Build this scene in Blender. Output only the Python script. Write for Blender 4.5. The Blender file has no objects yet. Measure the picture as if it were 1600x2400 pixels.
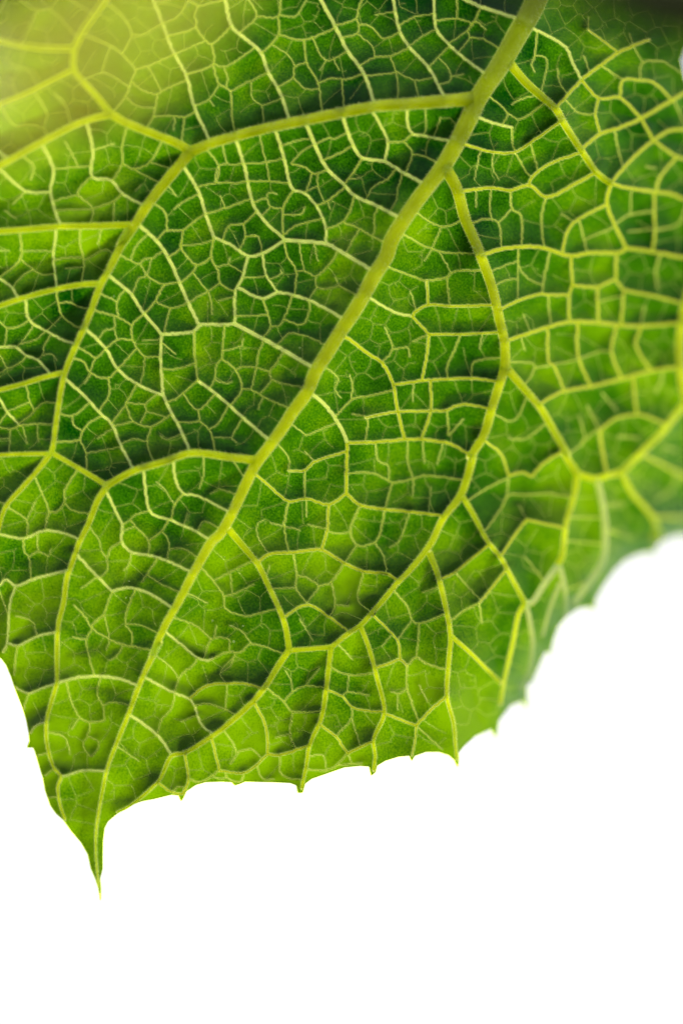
TRACES = """
M 68,62,52,43,42,38,31,27,20,13,8,3 P 1345,-190 1290,-80 C 640,60 560,200 455,385 320,590 245,750 110,1000 B 1230,1250 1090,1470 E 1060,260 990,370 880,570 780,720 700,850 630,960 570,1100 490,1210 420,1320 340,1430 H 260,230 200,350 110,540 40,660 G 1300,700 1200,870 1090,1080 1010,1220 930,1410 J 980,10 890,190 840,310 790,450 720,620 660,780 630,920 605,1060 590,1180 590,1330 600,1450 615,1568
L 34,29,27,25 B 1590,605 1200,635 1000,650 780,690 560,735 300,790 0,872 A 1250,895 1165,930
L 27,25,20,16,14,12 A 1165,930 1100,1010 1000,1130 900,1260 830,1370 740,1500 D 800,90 740,200 670,340 620,430 560,590 520,690 460,820 400,970 375,1080 350,1240 325,1430 315,1465
L 22,20 A 1165,930 1100,885 940,820 780,755 680,700
L 18,15 A 680,700 600,600 500,490 455,430 455,300
L 16,15 A 455,300 510,190 600,60 640,0 690,-110
L 14,13 A 455,300 280,295 120,275 0,245 -200,200
L 14,14 A 455,430 300,510 150,585 0,645 -200,730
L 18,16 A 680,700 500,750 280,860 100,960 0,1015 -200,1110
T 12,12 A -150,860 -60,900 0,935 50,970
L 16,14 D 800,70 600,75 370,80 200,95 0,110 -250,125
L 14,12 D 610,430 500,435 340,465 150,515 0,565 -200,630
L 13,11 D 385,975 280,1000 150,1040 0,1080 -200,1120
L 10,9 G 315,165 200,165 100,168 0,172 -200,190
L 13,11,9 G 315,160 220,280 130,380 45,475 15,540 0,600 -30,700
L 11,13 G 320,160 450,235 560,300 655,360
L 20,18,17 H 255,205 G 1400,185 1175,160 1000,215 830,265 740,310 655,360
L 16,13,12,11,9,7,5 G 655,365 600,450 540,600 490,700 440,840 410,930 390,1080 360,1200 350,1350 350,1540 J 350,260 310,400 285,500 290,640 330,780 375,835 355,900 370,1010 400,1100
T 9,8 J 840,280 760,245 650,225 580,222 470,230 350,265
T 6,5 J 350,265 270,290 180,325 110,300 92,285
T 7,6 J 655,805 600,800 500,800 370,840
T 5,4 J 285,500 220,525 190,570
Q 4 J 180,325 160,380 148,430
Q 4 J 290,690 230,710
Q 4 J 330,790 275,830
Q 3 J 350,960 300,965
T 9,7 G 435,880 350,895 200,935 100,975 40,935 0,970
T 6 G 100,975 70,1050 55,1160 45,1330 20,1380
T 7,6 G 350,1255 230,1285 110,1340 50,1325
Q 5 G 110,1340 95,1440 90,1520
T 8,6 G 485,690 400,655 280,635 220,655 145,685 0,660
Q 6 G -40,450 0,460 40,475
L 30,28,25,24,24 C 100,1010 180,1150 230,1330 310,1520 F 320,240 370,370 410,500 440,640 475,800 480,960
L 22,22,20,17,14,12,11 F 475,950 440,1060 400,1180 350,1350 260,1500 I 280,180 210,410 100,560 20,720 H 1200,880 1130,950 1040,1060 960,1150 900,1215 820,1270 720,1350
L 11,11 H 720,1350 600,1360 465,1370
L 20,18,17 F 480,940 600,1080 700,1200 780,1340 860,1480 I 830,150 920,290
L 16,16,15 I 920,290 1030,320 1100,300 1190,275 1260,210 1350,120 1440,30 F 1568,1180 1700,1060
L 20,24,24,18 P 1720,420 1640,600 1597,760 1600,900 1640,1010 1720,1120
L 22,20,17,15 C 500,380 600,500 700,590 790,670 840,760 950,930 1040,1060 1125,1125
T 11,10 C 790,660 860,580 945,490 1060,400 1170,320 1270,275 1360,235
T 12,12 C 950,910 1060,820 1170,785 1300,730 1420,660 1500,615 1568,570 1700,500
T 12,10 C 1125,1125 1200,1030 1300,930 1385,860 1480,800 1568,790 1680,760
T 12,11 C 1125,1125 1250,1155 1390,1175 1500,1190 1568,1220 1750,1260
T 12,11 C 1125,1125 1100,1240 1150,1380 1220,1520
L 16,14,13,14 H 95,630 180,730 270,840 330,960 400,1110 440,1220 465,1365
L 14,14,13,11,9,7,5 H 465,1365 400,1460 K 300,700 200,810 60,930 J 1250,620 1130,690 1050,710 980,850 880,950 790,1020 720,1055
L 12,11,9,6 H 720,1350 K 705,560 690,690 660,870 590,1030 570,1150 550,1250 540,1300
L 11,10,9,7 H 900,1220 950,1350 K 1000,620 1045,840 980,1000 990,1100 980,1190
L 15,13,12,11,9,6 H 1320,770 1370,900 1420,1100 1450,1280 K 1440,520 1430,740 1470,900 1480,1020 1490,1120
T 8 K 1045,840 1130,875 1230,910
T 8 K 1430,735 1330,820 1240,915
T 5 K 1240,915 1235,1000 1215,1100
Q 4 K 1240,915 1330,1000 1400,1060
L 13,12,11 I 220,430 290,550 370,700 450,800 520,930 600,1080
L 12,11,8 I 600,1080 560,1150 530,1300 490,1480 470,1568 P 1172,1650
L 12,11,9,7 I 605,1080 630,1200 645,1330 620,1500 570,1600
L 9,8,6 P 1310,1370 1290,1420 1270,1490
L 9,7 I 1390,600 1430,650 1420,700
L 16,14,13 I 920,290 900,420 850,600 830,780 800,850
L 14,14 I 800,850 720,960 640,1080 605,1080
L 13,10,7 I 805,840 840,980 850,1100 840,1160
L 14,15,14 I 1040,320 1070,450 1090,620 1080,800 1030,900 950,1010 900,1080
L 13,11 I 1190,280 1250,400 1370,540 1400,600 1380,700
T 10 I 1385,545 1568,560 1700,560
L 11,8 I 150,1285 260,1380 350,1470 450,1568
T 10 A 915,-70 940,0 1000,150 1060,310 1140,460 1190,650 1275,835
T 11 A 1350,-80 1380,0 1420,160 B 200,240 290,320 340,450 400,550 460,690
T 12 B 620,-80 660,0 740,150 820,310 920,450 985,600
T 10 B 1080,-80 1100,0 1140,190 1200,290 1320,420 1420,580
T 9 B 1340,-80 1350,0 1365,180 1440,270 C 220,350 330,435
T 12 C 50,-80 200,-20 330,40 450,80 575,115
Q 6 A 80,-50 130,0 225,55 310,55 460,230
Q 6 A 225,55 190,140 130,240
Q 6 A 0,70 30,0 60,-60
Q 6 A 380,-50 440,0 560,75
Q 7 A 670,20 760,110 810,215 770,300 750,335
Q 7 A 810,215 880,215 990,150 1090,105 1160,0
Q 7 A 530,225 670,280 750,335 830,430 810,490 770,590 700,670
Q 7 A 830,430 910,405 1080,330
Q 5 A 540,470 630,450 690,470 780,530
Q 4 A 630,450 640,400 660,320
Q 4 A 910,405 990,560
Q 6 A 810,500 870,550 960,580 990,560 1140,490
Q 6 A 970,580 940,710 900,770
Q 4 A 770,590 840,650 940,660
Q 6 A 940,715 1060,710 1130,715 1190,685
Q 4 A 1070,715 1065,800
Q 5 A 1130,715 1140,840
Q 7 A 1040,220 1200,165 1195,90 1210,40 1160,0
Q 6 A 1210,40 1380,0
Q 7 A 1200,165 1260,250 1300,270 1420,160
Q 6 A 1080,330 1260,250
Q 7 A 1300,270 1305,390 1145,455
Q 7 A 1305,390 1340,510 1410,560 1420,700 1430,790
Q 5 A 1305,390 1360,410 B 120,385 240,310
Q 5 A 1370,410 1395,480 1385,540
Q 5 A 1340,520 1280,610 1200,645
Q 3 A 1280,610 1310,650
Q 5 A 960,20 1050,0
T 9 A 265,895 330,1040 310,1175 370,1370
T 8 A -100,980 0,1040 160,1170 300,1180
T 9 A 545,785 570,920 565,1080 685,1105 750,1185 870,1250
Q 5 A 330,1035 450,1025 555,1015
Q 7 A 770,790 750,900 750,1000 690,1105
Q 6 A 750,1000 820,1035 920,990 990,880
Q 5 A 820,1035 900,1080 970,1105
Q 4 A 920,1000 1030,1000
Q 6 A 565,1080 500,1140 480,1190 570,1280 550,1350
Q 6 A 570,1280 700,1230 750,1185
Q 4 A 700,1235 695,1330
Q 4 A 480,1190 350,1225
Q 4 A 370,1280 570,1280
Q 5 A 150,990 210,1020 190,1100
Q 4 A 400,870 440,940 480,1000
Q 4 A 585,915 700,880
Q 7 A 225,590 290,700 275,790 300,830
Q 6 A 340,575 400,640 440,770
Q 6 A 20,690 90,770 180,765 270,790
Q 5 A 60,400 180,440 225,520
Q 5 A 70,480 100,580
Q 4 A 160,1180 80,1250
Q 4 A 30,1290 100,1340
Q 3 A 870,1130 830,1170
T 10 A 1150,1030 1210,1160 1260,1310 1310,1450
T 10 A 1450,870 1500,1030 B 240,1240 320,1360 430,1460
Q 5 A 1270,950 1340,1020 1325,1120
Q 6 A 1215,1140 1325,1120 1450,1120 1505,1115
Q 6 A 1260,1310 1380,1275 1540,1215
Q 4 A 1350,1200 1380,1275
Q 5 A 1210,1190 1110,1245 1070,1280
Q 4 A 1060,1150 1080,1200
Q 6 A 1250,1310 1170,1370 1120,1410 1020,1415 965,1465
Q 6 A 1120,1410 1110,1520
Q 6 A 950,1255 1010,1300 1025,1415
Q 6 B 200,-50 220,0 265,100 170,190
Q 6 B 265,100 395,100 410,0 412,-60
Q 5 B 405,90 500,100 570,0
Q 7 B 395,100 400,210 300,325
Q 7 B 400,210 550,245 740,175
Q 7 B 555,245 570,380 640,510 655,655
Q 6 B 570,380 500,410 485,475 405,530
Q 5 B 490,475 570,545 645,545
Q 4 B 500,400 450,330 370,290
Q 5 B 610,245 690,370 820,315
Q 4 B 690,370 650,430
Q 4 B 740,370 770,430
Q 6 B 640,510 720,480 820,485 900,460
Q 5 B 785,485 790,625
Q 6 B 770,145 870,115 890,50 910,0 930,-60
Q 6 B 870,115 890,150 880,205 800,225
Q 6 B 890,150 960,160 1040,235 1130,205
Q 4 B 890,210 970,280 990,350
Q 6 B 905,395 990,350 1080,345 1200,290
Q 5 B 1080,345 1115,430 1130,550 1120,600
Q 6 B 940,460 1115,445
Q 5 B 1120,435 1230,490 1330,485
Q 4 B 1230,500 1260,580
Q 4 B 990,90 1110,70
Q 5 B 1140,155 1230,105 1330,85
Q 4 B 1220,270 1290,215 1360,185
Q 5 B 1440,285 1320,410
Q 4 B 1375,350 1440,420 1450,490 1390,510
Q 4 B 1450,470 1530,455
Q 5 B 1370,125 1490,115 1568,130
Q 4 B 1490,-60 1490,0 1490,115
Q 5 B 1470,240 1550,190 C 290,130 330,40
Q 5 B 1510,310 C 260,230 250,190
Q 5 C 250,190 290,130 360,180
Q 6 C 260,230 345,240 420,290
Q 5 B 110,560 230,495 330,445
Q 4 B 230,500 240,600 295,650 300,740
Q 4 B 295,650 400,610
T 10 B 380,800 430,960 470,1130 490,1165
T 8 B 490,1165 550,1180 630,1260 690,1400 685,1480
Q 7 B 490,1165 430,1270 425,1460
T 12,11 B 565,760 640,930 695,1030 800,1130 860,1195 1000,1260 1145,1335
T 11 B 790,720 850,880 910,965 1050,990 1160,1055 1275,1110
T 8 B 965,690 1040,800 1065,870 1050,990
T 8 B 1190,690 1190,760 1220,820 1280,830 1420,835
Q 6 B 1220,820 1160,865 1065,870
Q 6 B 1170,870 1215,940 1175,1060
Q 5 B 1215,945 1270,950 1340,970
Q 4 B 1300,700 1300,780 1285,820
Q 3 B 1390,720 1355,800
Q 7 B 910,965 860,1050 800,1130
Q 6 B 690,970 780,935 850,890
Q 4 B 480,990 540,930 620,885 700,845 740,850 790,820
Q 4 B 440,885 520,860 560,865
Q 6 B 470,1000 560,1025 620,1065 695,1040
Q 5 B 600,1065 570,1170
Q 4 B 640,1070 640,1140 670,1220
Q 4 B 550,1180 640,1140
Q 7 B 630,1260 700,1230 800,1150
Q 4 B 700,1235 715,1280
Q 6 B 860,1200 835,1290 790,1360 695,1405
Q 6 B 790,1360 870,1390 970,1445 1045,1495
Q 5 B 935,1215 980,1145 1060,1100 1110,1050
Q 4 B 1155,1060 1130,1160 1115,1230 1090,1280
Q 5 B 1000,1280 980,1350 990,1400 970,1445
Q 5 B 890,1410 820,1530
Q 4 B 820,1095 900,1090
Q 6 B 430,1280 350,1265 320,1215 245,1240
Q 4 B 350,1265 320,1310
Q 4 B 320,1215 340,1180 390,1190
Q 5 B 430,1315 540,1310 560,1270
Q 6 B 440,1440 500,1385 640,1350
Q 6 B 205,1112 330,1110 460,1125
Q 5 B 150,1000 245,1000 320,995 430,970
Q 4 B 290,840 300,910 325,1000 345,1100
Q 4 B 70,910 85,1000 130,1010 195,995
Q 4 B 85,1000 30,1020 10,1120
Q 6 B 250,1300 185,1370 100,1380 65,1450
Q 5 B 185,1370 195,1450 170,1510
Q 4 B 195,1455 260,1440 290,1490 295,1560
T 11 D 865,75 970,180 1040,290 1100,420 1150,540 1225,690
T 9 D 1310,145 1420,195 1520,260 E 300,245 435,165
T 9 B 430,1460 E 435,165
T 13 E 435,165 685,185 800,245 965,345
T 8 D 1520,265 1480,400 1440,480 1440,675
Q 7 D 1310,145 1295,270 1335,350 1350,430 1440,480
Q 7 D 1295,270 1205,315 1110,215 1115,165
Q 6 D 1205,315 1180,360 1110,425
Q 6 D 1110,215 1030,270
T 10 D 690,390 800,490 880,610 940,680 990,740
T 9 D 990,740 985,880 990,1000 1000,1110
T 10 D 990,740 1100,735 1190,720 1225,685 1380,680 1435,675
T 14 D 1435,675 E 300,765 450,850 600,940
T 9 D 545,710 650,830 720,950 840,1045 1000,1115
T 10 D 1000,1115 1050,1220 1110,1330 1165,1450
T 9 D 410,1010 510,1110 610,1220 685,1290 740,1420 820,1560
Q 7 D 1100,420 1010,440 950,540 890,605
Q 6 D 900,380 940,410 1010,440
Q 5 D 860,310 895,380 850,400 820,495
Q 5 D 755,265 855,310 880,285 930,275 990,235
Q 3 D 930,280 925,350
Q 4 D 900,130 830,210 810,270
Q 5 D 950,540 1045,580 1150,550 1210,510 1270,480 1350,425
Q 5 D 1045,580 1020,660 1005,740
Q 5 D 1190,365 1240,440 1275,480 1295,540 1300,620
Q 4 D 1340,535 1400,510
Q 4 D 1120,200 1210,190 1300,165
Q 5 D 1500,140 1568,140
Q 4 D 1335,325 1400,315 1470,360
Q 4 D 1410,270 1400,315
T 10 E 160,460 300,520 395,485 580,530 785,635
T 6 E 300,245 325,380 395,485
Q 6 E 435,165 450,250 505,350 495,510
Q 5 E 505,355 555,350 625,385 720,300 755,240
Q 6 E 300,520 350,690 310,750
Q 5 E 350,690 400,690 430,650 480,520
Q 5 E 460,665 545,680 590,590 580,540
Q 5 E 400,780 465,735 520,740 600,765 675,795
Q 5 E 160,630 310,630
Q 4 E 190,400 320,390
Q 4 E 350,400 415,370 415,345
Q 4 E 625,385 635,450 700,460 770,445
Q 6 E 770,445 850,485
Q 4 E 745,390 770,445
Q 3 E 520,190 555,350
Q 3 E 615,200 640,290
Q 4 E 635,450 590,510
Q 6 D 890,610 810,685 820,780
Q 6 D 590,600 720,635 810,685
Q 5 D 725,635 720,540 745,490
Q 4 D 640,500 720,540
Q 6 D 650,830 720,775 815,780 840,830 890,875 975,880
Q 6 D 835,830 780,890 725,950
Q 4 D 885,880 880,960 865,1040
Q 3 D 870,780 960,770
Q 4 D 700,640 700,700 640,720 620,760
Q 3 D 700,700 720,770
Q 5 D 640,840 585,885 545,860 510,830
Q 4 D 585,885 580,950
Q 6 D 470,900 510,910 560,980 660,1010 725,955
Q 4 D 560,980 520,1040
Q 6 D 670,1010 670,1110 610,1210
Q 6 D 835,1050 770,1170 690,1280
Q 6 D 770,1170 820,1275 925,1305 1050,1230
Q 5 D 700,1300 820,1275
Q 5 D 925,1305 905,1410 940,1510
Q 4 D 870,1260 895,1210 890,1170 960,1120
Q 4 D 785,1170 890,1170
Q 3 D 895,1210 1000,1220
Q 4 D 980,1360 1020,1385 1110,1350
Q 5 D 620,1245 540,1290 505,1340 495,1390 530,1480 545,1560
Q 6 D 355,1405 430,1395 495,1390
Q 5 D 385,1225 445,1240 545,1165
Q 4 D 445,1240 455,1300 505,1330
Q 3 D 600,1380 670,1330 690,1320
Q 4 D 550,1460 650,1450 740,1430
Q 4 D 750,1410 810,1385 900,1395
Q 8 D 1190,720 1195,880 1210,1025
T 10 D 1210,1025 1290,1080 1410,1180 E 180,1250 320,1375
Q 6 D 1375,690 1360,890
Q 5 D 1360,890 1325,930 1315,1020 1285,1070
Q 7 D 1360,890 1445,965 1480,1075 1410,1180
Q 5 D 1445,965 1475,940 1565,945 E 345,970
Q 6 D 1480,1075 1540,1080 E 320,1130 450,1175
Q 5 E 235,1075 265,930 275,860 310,780
Q 5 E 345,970 420,870
Q 5 E 345,970 360,1020 520,1045
Q 4 E 360,1020 290,1095
Q 4 E 300,1130 275,1200
Q 5 D 1005,950 1065,955 1180,920
Q 4 D 1005,790 1075,860
Q 4 D 1370,840 1400,835 1480,810 1490,770
Q 6 D 1040,1145 1080,1135 1120,1100 1210,1025
Q 5 D 1120,1100 1160,1160 1215,1205 1300,1130
Q 5 D 1215,1205 1220,1270 1100,1270
Q 5 D 1220,1270 1290,1340 1325,1450
Q 5 D 1385,1190 1340,1280 1290,1315
Q 4 D 1480,1260 1420,1375 1450,1405
Q 3 D 1310,1370 1420,1375
Q 4 D 1320,1020 1390,1040 1420,1030
Q 7 D 125,115 125,280 0,385
Q 5 D 125,280 200,340 260,375 325,370
T 7 D 350,100 330,290 345,435
Q 6 D 495,95 490,180 515,290 500,420
Q 4 D 515,290 600,240 650,220 690,250
Q 4 D 335,290 400,275 510,270
Q 3 D 130,228 230,230 330,230
Q 3 D 600,190 630,110
Q 3 D -40,225 60,230
Q 3 D 400,335 500,330
T 8 D -100,340 0,400 80,460 110,510
Q 4 D 200,350 130,390 80,455
T 8 D 160,525 180,650 300,730 400,780 450,790
Q 6 D 350,475 360,560 385,630 460,690 490,695
Q 4 D 365,550 420,545 480,570 540,580
Q 3 D 385,625 300,700
Q 5 D -80,600 0,665 45,700 100,700 180,660
Q 4 D 45,700 35,780 30,815
T 8 D -100,820 0,820 100,820 160,870 230,895 310,970
Q 3 D 210,685 150,770 100,820
Q 4 D 310,740 270,820 260,870 230,895
Q 3 D 120,800 215,775 270,740
Q 4 D -60,830 0,870 50,945 130,910 165,870
Q 4 D 50,945 0,980 -60,1000
Q 3 D 260,870 310,860 350,900
T 7 D -100,1040 0,1140 45,1215 125,1300
Q 6 D 125,1300 200,1290 330,1290
Q 4 D 45,1215 0,1280
Q 3 D 45,1215 100,1190 180,1160
Q 5 D 165,1050 180,1140 205,1215 115,1290
Q 4 D 205,1215 270,1160 340,1160
Q 6 D -80,1270 0,1310 65,1320 125,1300
Q 4 D 65,1320 55,1440
Q 3 D 140,1310 170,1410
Q 3 D 230,1330 235,1400
Q 3 D -40,1380 55,1380
Q 5 E 1280,25 1395,80 1500,50
Q 4 E 1395,80 1340,210 1290,290
Q 6 E 1200,150 1270,190 1340,220 1420,240 F 270,265
Q 3 E 1375,250 1440,340
Q 7 E 1075,345 1190,375 1305,410 1430,390 F 150,365 210,350 320,370
T 8 E 1305,410 1315,560
Q 5 E 1430,400 1445,560
T 8 E 970,525 1120,610 1215,630
Q 4 E 1205,480 1240,590
T 8 E 1215,630 1240,600 1320,560 1450,568 F 370,572
T 8 E 1215,630 1320,740
T 8 E 1320,740 1440,740 F 200,740 410,740
Q 5 E 1320,740 1220,785
T 8 E 1310,750 1300,900 1275,1025
Q 5 E 1050,700 1095,830 1035,910
Q 5 E 1095,830 1150,825 1190,820 1200,880
Q 6 E 1510,745 1470,850 1430,940 1435,1015
Q 3 F 340,760 320,830
Q 5 F 410,885 290,910 270,1000
T 12,10 E 820,760 950,860 1035,920 1100,1050 1130,1220 1170,1385
T 9 E 1100,1050 1275,1025 1430,1015 F 250,1010 425,1020
Q 6 E 770,1230 850,1140 940,1120 1090,1085
Q 5 E 850,1150 850,1050 835,990
Q 4 E 700,945 760,1010 745,1080 780,1130
T 8 E 930,1250 1120,1215 1310,1210 1430,1205 1480,1180 F 240,1170 370,1190
Q 5 E 850,1230 940,1255 930,1385
T 8 E 1330,1040 1330,1200 1300,1310 1270,1385
Q 6 E 1430,1210 1440,1360
Q 5 E 1440,1360 1530,1260
Q 3 E 1230,1060 1220,1150
T 12 E 605,1100 680,1170 750,1260 800,1350 820,1410
T 11 E 820,1405 H 815,290 815,400
Q 4 E 570,1360 740,1290
Q 4 E 490,1300 530,1330 570,1360
T 10 E 820,1405 1000,1400 1170,1385 1290,1385 1450,1410 F 230,1460 270,1475
T 8 C 340,735 430,760 520,780
Q 6 C 520,780 530,900 600,1040 640,1090
T 9,7 C 250,905 400,930 540,930 650,860 800,750
T 11 C 235,1160 400,1150 510,1165 620,1135 730,1205 900,1130 1030,1060
T 8 C 620,1135 640,1090 690,1040 780,990 930,945
Q 5 C 670,1040 650,900
Q 5 C 405,600 490,690 460,760
Q 4 C 520,640 570,610 660,605
Q 5 C 490,690 570,730 710,650
T 9 C 660,190 770,235 850,290 890,380 945,490
T 6 C 985,180 1080,250 1170,320
Q 4 C 985,180 990,100
Q 5 C 670,200 660,340 640,400 660,440
Q 4 C 660,340 720,350 735,390 725,550
Q 5 C 800,420 810,500 860,580
Q 5 C 960,340 990,440
T 9 C 945,490 1050,600 1180,600 1310,725
T 8 C 1180,600 1200,490 1300,490 1380,500 1500,610
Q 7 C 1060,400 1200,490
Q 7 C 1300,490 1320,380 1450,370
Q 4 C 1320,380 1270,290 1240,200
Q 4 C 1450,370 1568,450
T 8 C 1050,600 1030,700 1060,820
Q 6 C 1030,700 930,690 870,630
Q 7 C 1150,800 1170,920 1190,1020
T 9 C 1310,725 1385,860
T 9 C 1385,860 1530,960 1680,1000
T 9 C 1530,960 1430,1080 1400,1170
Q 6 C 1530,640 1568,740 1640,850
T 9 C 1390,1180 1390,1300 1395,1430 F 1380,230
Q 7 C 1160,1370 1230,1320 1370,1290
Q 8 C 1390,1410 1540,1370 1590,1260
Q 6 C 1000,1460 1150,1390
Q 6 C 1230,1420 1390,1400
Q 7 C 950,1380 980,1540
T 9 C 1100,1250 900,1360 850,1440 830,1540
Q 5 C 900,1360 820,1310
Q 7 C 725,1215 700,1340 715,1520
Q 7 C 510,1170 520,1275 575,1320 580,1520
Q 5 C 520,1275 450,1340
Q 6 C 300,1350 380,1340 440,1370 455,1520
Q 4 C 395,1160 385,1280 400,1350
Q 3 C 300,1160 300,1270
Q 3 C 410,940 400,1020 440,1100
Q 3 C 320,940 290,1100
Q 5 C 1250,1170 1240,1300
Q 6 C 1400,1030 1340,1020
T 14,12 F 370,240 450,220 560,205 710,210 880,260 1000,240 1180,240 1220,215 1400,240 1568,270 1750,280
T 9 F 880,260 890,440
T 10 F 890,440 1040,450 1150,410 1200,465 1380,505 1568,555
T 10 F 1160,250 1155,410
Q 8 F 1430,250 1400,350 1410,460
T 9 F 890,440 870,500 870,660
T 9 F 460,590 570,530 705,490 740,500 860,495
Q 7 F 750,240 710,430 700,480
Q 5 F 550,240 560,320 620,400 690,440
Q 5 F 440,440 480,410 560,400
Q 4 F 430,340 540,290
Q 7 F 740,505 750,660
T 9 F 1045,460 1050,660
T 9 F 1200,480 1190,670
Q 5 F 1060,540 1160,500
Q 7 F 1330,570 1310,680
T 12 F 500,780 590,745 730,700 870,665 1050,670 1180,685 1320,690 1555,670
T 8 F 740,710 745,910 780,940 840,1090
T 9 F 920,700 925,870 1000,1060
T 9 F 1160,695 1130,850 1190,1010
T 9 F 1310,695 1280,810 1370,960
T 11 F 690,1165 820,1095 1000,1060 1190,1015 1350,970 1550,940
Q 6 F 530,910 650,920 655,960 610,1050
Q 6 F 650,950 760,930 920,895 1050,850 1130,850
Q 3 F 590,620 620,690
Q 3 F 580,770 600,840
Q 4 F 560,205 555,540
T 9 F 1270,1030 1280,1220
Q 7 F 1440,960 1440,1000 1400,1100
T 9 F 1050,1320 1150,1260 1300,1235 1450,1280
Q 8 F 980,1180 1050,1320
Q 6 F 1070,1100 1160,1210
Q 7 F 1050,1320 930,1390
Q 6 F 930,1240 960,1390 860,1480
Q 5 F 430,1230 530,1270 580,1140
Q 6 F 500,1380 600,1380 700,1300
T 8 F 365,1395 430,1450 I 460,180 500,300
T 9 I 640,305 720,220 810,160
T 9 I 500,300 580,280 640,305
T 12 F 1060,1330 I 1060,60 1100,300
Q 8 I 1170,60 1290,70
Q 5 I 500,310 490,440
Q 7 I 265,445 380,370 490,315
Q 8 I 470,480 420,550 370,640
Q 8 I 460,490 500,420 600,420 740,410 875,430
T 9 I 620,570 840,620
T 10 I 610,570 540,660 460,790
Q 5 I 610,570 560,480
Q 6 I 600,800 720,950
T 8 I 100,930 170,890 280,800 370,730
Q 4 I 180,910 260,990 310,1050
T 8 I 470,880 320,1080
Q 7 I 320,1080 220,1130 160,1200
Q 5 I 320,1080 335,1200
Q 5 I 1090,620 1250,690
Q 6 I 850,1000 1000,950
Q 6 H 830,290 900,280 980,285 1095,345
Q 5 H 990,100 1010,210 1070,240 1080,320
Q 7 H 1095,345 1220,320 1300,300 1500,315
Q 5 H 1190,90 1190,220 1220,310 1220,420
Q 4 H 1280,90 1290,220
Q 4 H 1400,130 1370,230
T 10 H 815,410 900,480 1050,505 1200,520 1400,535
Q 7 H 1095,345 1050,505 1020,650 985,710 880,725 840,635 900,480
Q 5 H 985,710 1040,790 1065,880
Q 5 H 880,730 810,820
Q 4 H 700,640 780,655 840,640
Q 4 H 1200,530 1170,620 1130,710 1080,740
Q 3 H 1330,370 1320,510
T 8 H 285,295 350,370 460,455 570,440 705,475 815,410
Q 7 H 460,455 435,610 460,770
T 8 H 705,475 695,640 660,755
T 10 H 270,840 340,780 490,770 660,755 800,835 920,885 1060,900 1130,940
T 7 H 460,270 560,265 620,215 810,150
Q 6 H 560,265 560,440
Q 4 H 560,150 620,215
Q 4 H 410,110 460,190 460,270
Q 4 H 570,440 570,550
Q 4 H 350,590 435,610 530,635
Q 4 H 580,600 690,625
Q 3 H 340,780 270,670 270,600 310,570
Q 3 H 170,530 230,545
Q 6 H 490,780 510,910 505,985 570,1080
Q 4 H 390,970 505,985
Q 5 H 510,910 580,930 640,980 570,1080
Q 6 H 640,980 720,950 800,840
Q 5 H 725,950 745,1090 710,1160
Q 4 H 745,1095 830,1095
T 8 H 440,1165 570,1090 710,1165 830,1255
Q 5 H 920,890 885,1060 940,1115
Q 3 H 345,850 360,920
Q 3 H 530,1180 610,1310
Q 5 G 1270,870 1310,950 H 65,1040 70,1110 190,1160 270,1145 385,1120
Q 4 H 65,1040 130,1020 250,965
Q 4 H 0,945 105,890 220,840
Q 3 H 105,890 115,1020
Q 4 G 1170,1030 1270,1080
Q 5 H 0,1415 100,1380 160,1385 230,1330 430,1385
Q 4 H 230,1330 170,1250 100,1220
T 7 G 1045,1265 1130,1350 1210,1415 1275,1430 1307,1415
Q 4 G 1250,1415 1300,1300 1400,1305 1405,1380
Q 4 G 1325,1220 1300,1300 1210,1225 1095,1190
Q 3 H 140,1385 100,1470 40,1510
T 7 J 905,235 1000,290 1070,325 1160,360 1190,400 1235,520 1300,560
Q 4 J 1070,325 1095,240 1140,185 1190,150 1210,115
Q 3 J 990,110 1050,170 1095,240
T 7 J 1160,355 1265,280 1380,265 K 200,660 300,685
Q 3 J 1380,265 1350,200 1440,100
Q 4 J 1195,395 1270,390 1380,425 1450,460
Q 3 J 1070,335 1050,420 990,490 985,560
Q 3 J 1110,500 1190,465
T 9 J 820,465 900,530 980,600 1050,700
Q 3 J 1390,270 1395,400
Q 5 J 415,265 430,350 490,475 560,505 640,495
Q 3 J 490,475 440,545
Q 4 J 560,505 535,590
Q 4 J 620,250 595,330 630,400 640,490
Q 3 J 630,400 700,380 750,385
Q 3 J 310,560 400,600 430,700
Q 3 J 535,590 600,620 600,670 555,710 510,640 535,590
Q 3 J 800,680 850,740
T 6 J 965,870 1050,930 1110,940
Q 4 J 1050,930 1090,900 1140,905
T 7 J 1135,700 1155,850 1140,900 1115,960
Q 5 J 1160,850 1230,870 1340,800
T 7 J 1300,600 1345,800
Q 4 J 1380,560 1450,690 1410,760
Q 3 J 1380,810 1380,845 1290,860
Q 4 J 940,920 930,970
T 8 K 265,780 320,920 335,1090
T 6 K 335,1090 200,1200 40,1195
Q 5 K 190,1205 170,1260 140,1280
Q 4 K 150,1080 230,1060 290,1110
T 8 K 335,1090 410,1095 590,1035
Q 5 K 410,1100 410,1200 470,1240 520,1240
Q 4 K 270,1160 300,1240 370,1245
Q 4 K 75,1210 90,1240 140,1260
Q 6 K 350,700 430,770 485,830 640,820
Q 4 K 485,830 470,970 500,1040
Q 5 K 430,770 480,715 560,675 670,680
Q 3 K 440,580 475,640 480,710
Q 3 K 560,675 650,565
Q 3 K 470,965 380,990
Q 5 K 740,560 830,605 970,600
Q 4 K 780,440 850,510
Q 3 K 830,605 820,710
T 6 K 710,695 790,740 845,800 940,825 1035,830
Q 5 K 790,740 820,710 950,730
Q 4 K 845,800 845,870 750,980
Q 3 K 845,870 890,1020
T 7 K 655,910 750,985 820,1085
T 7 K 820,1085 980,1010
Q 4 K 820,1085 850,1150
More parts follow.
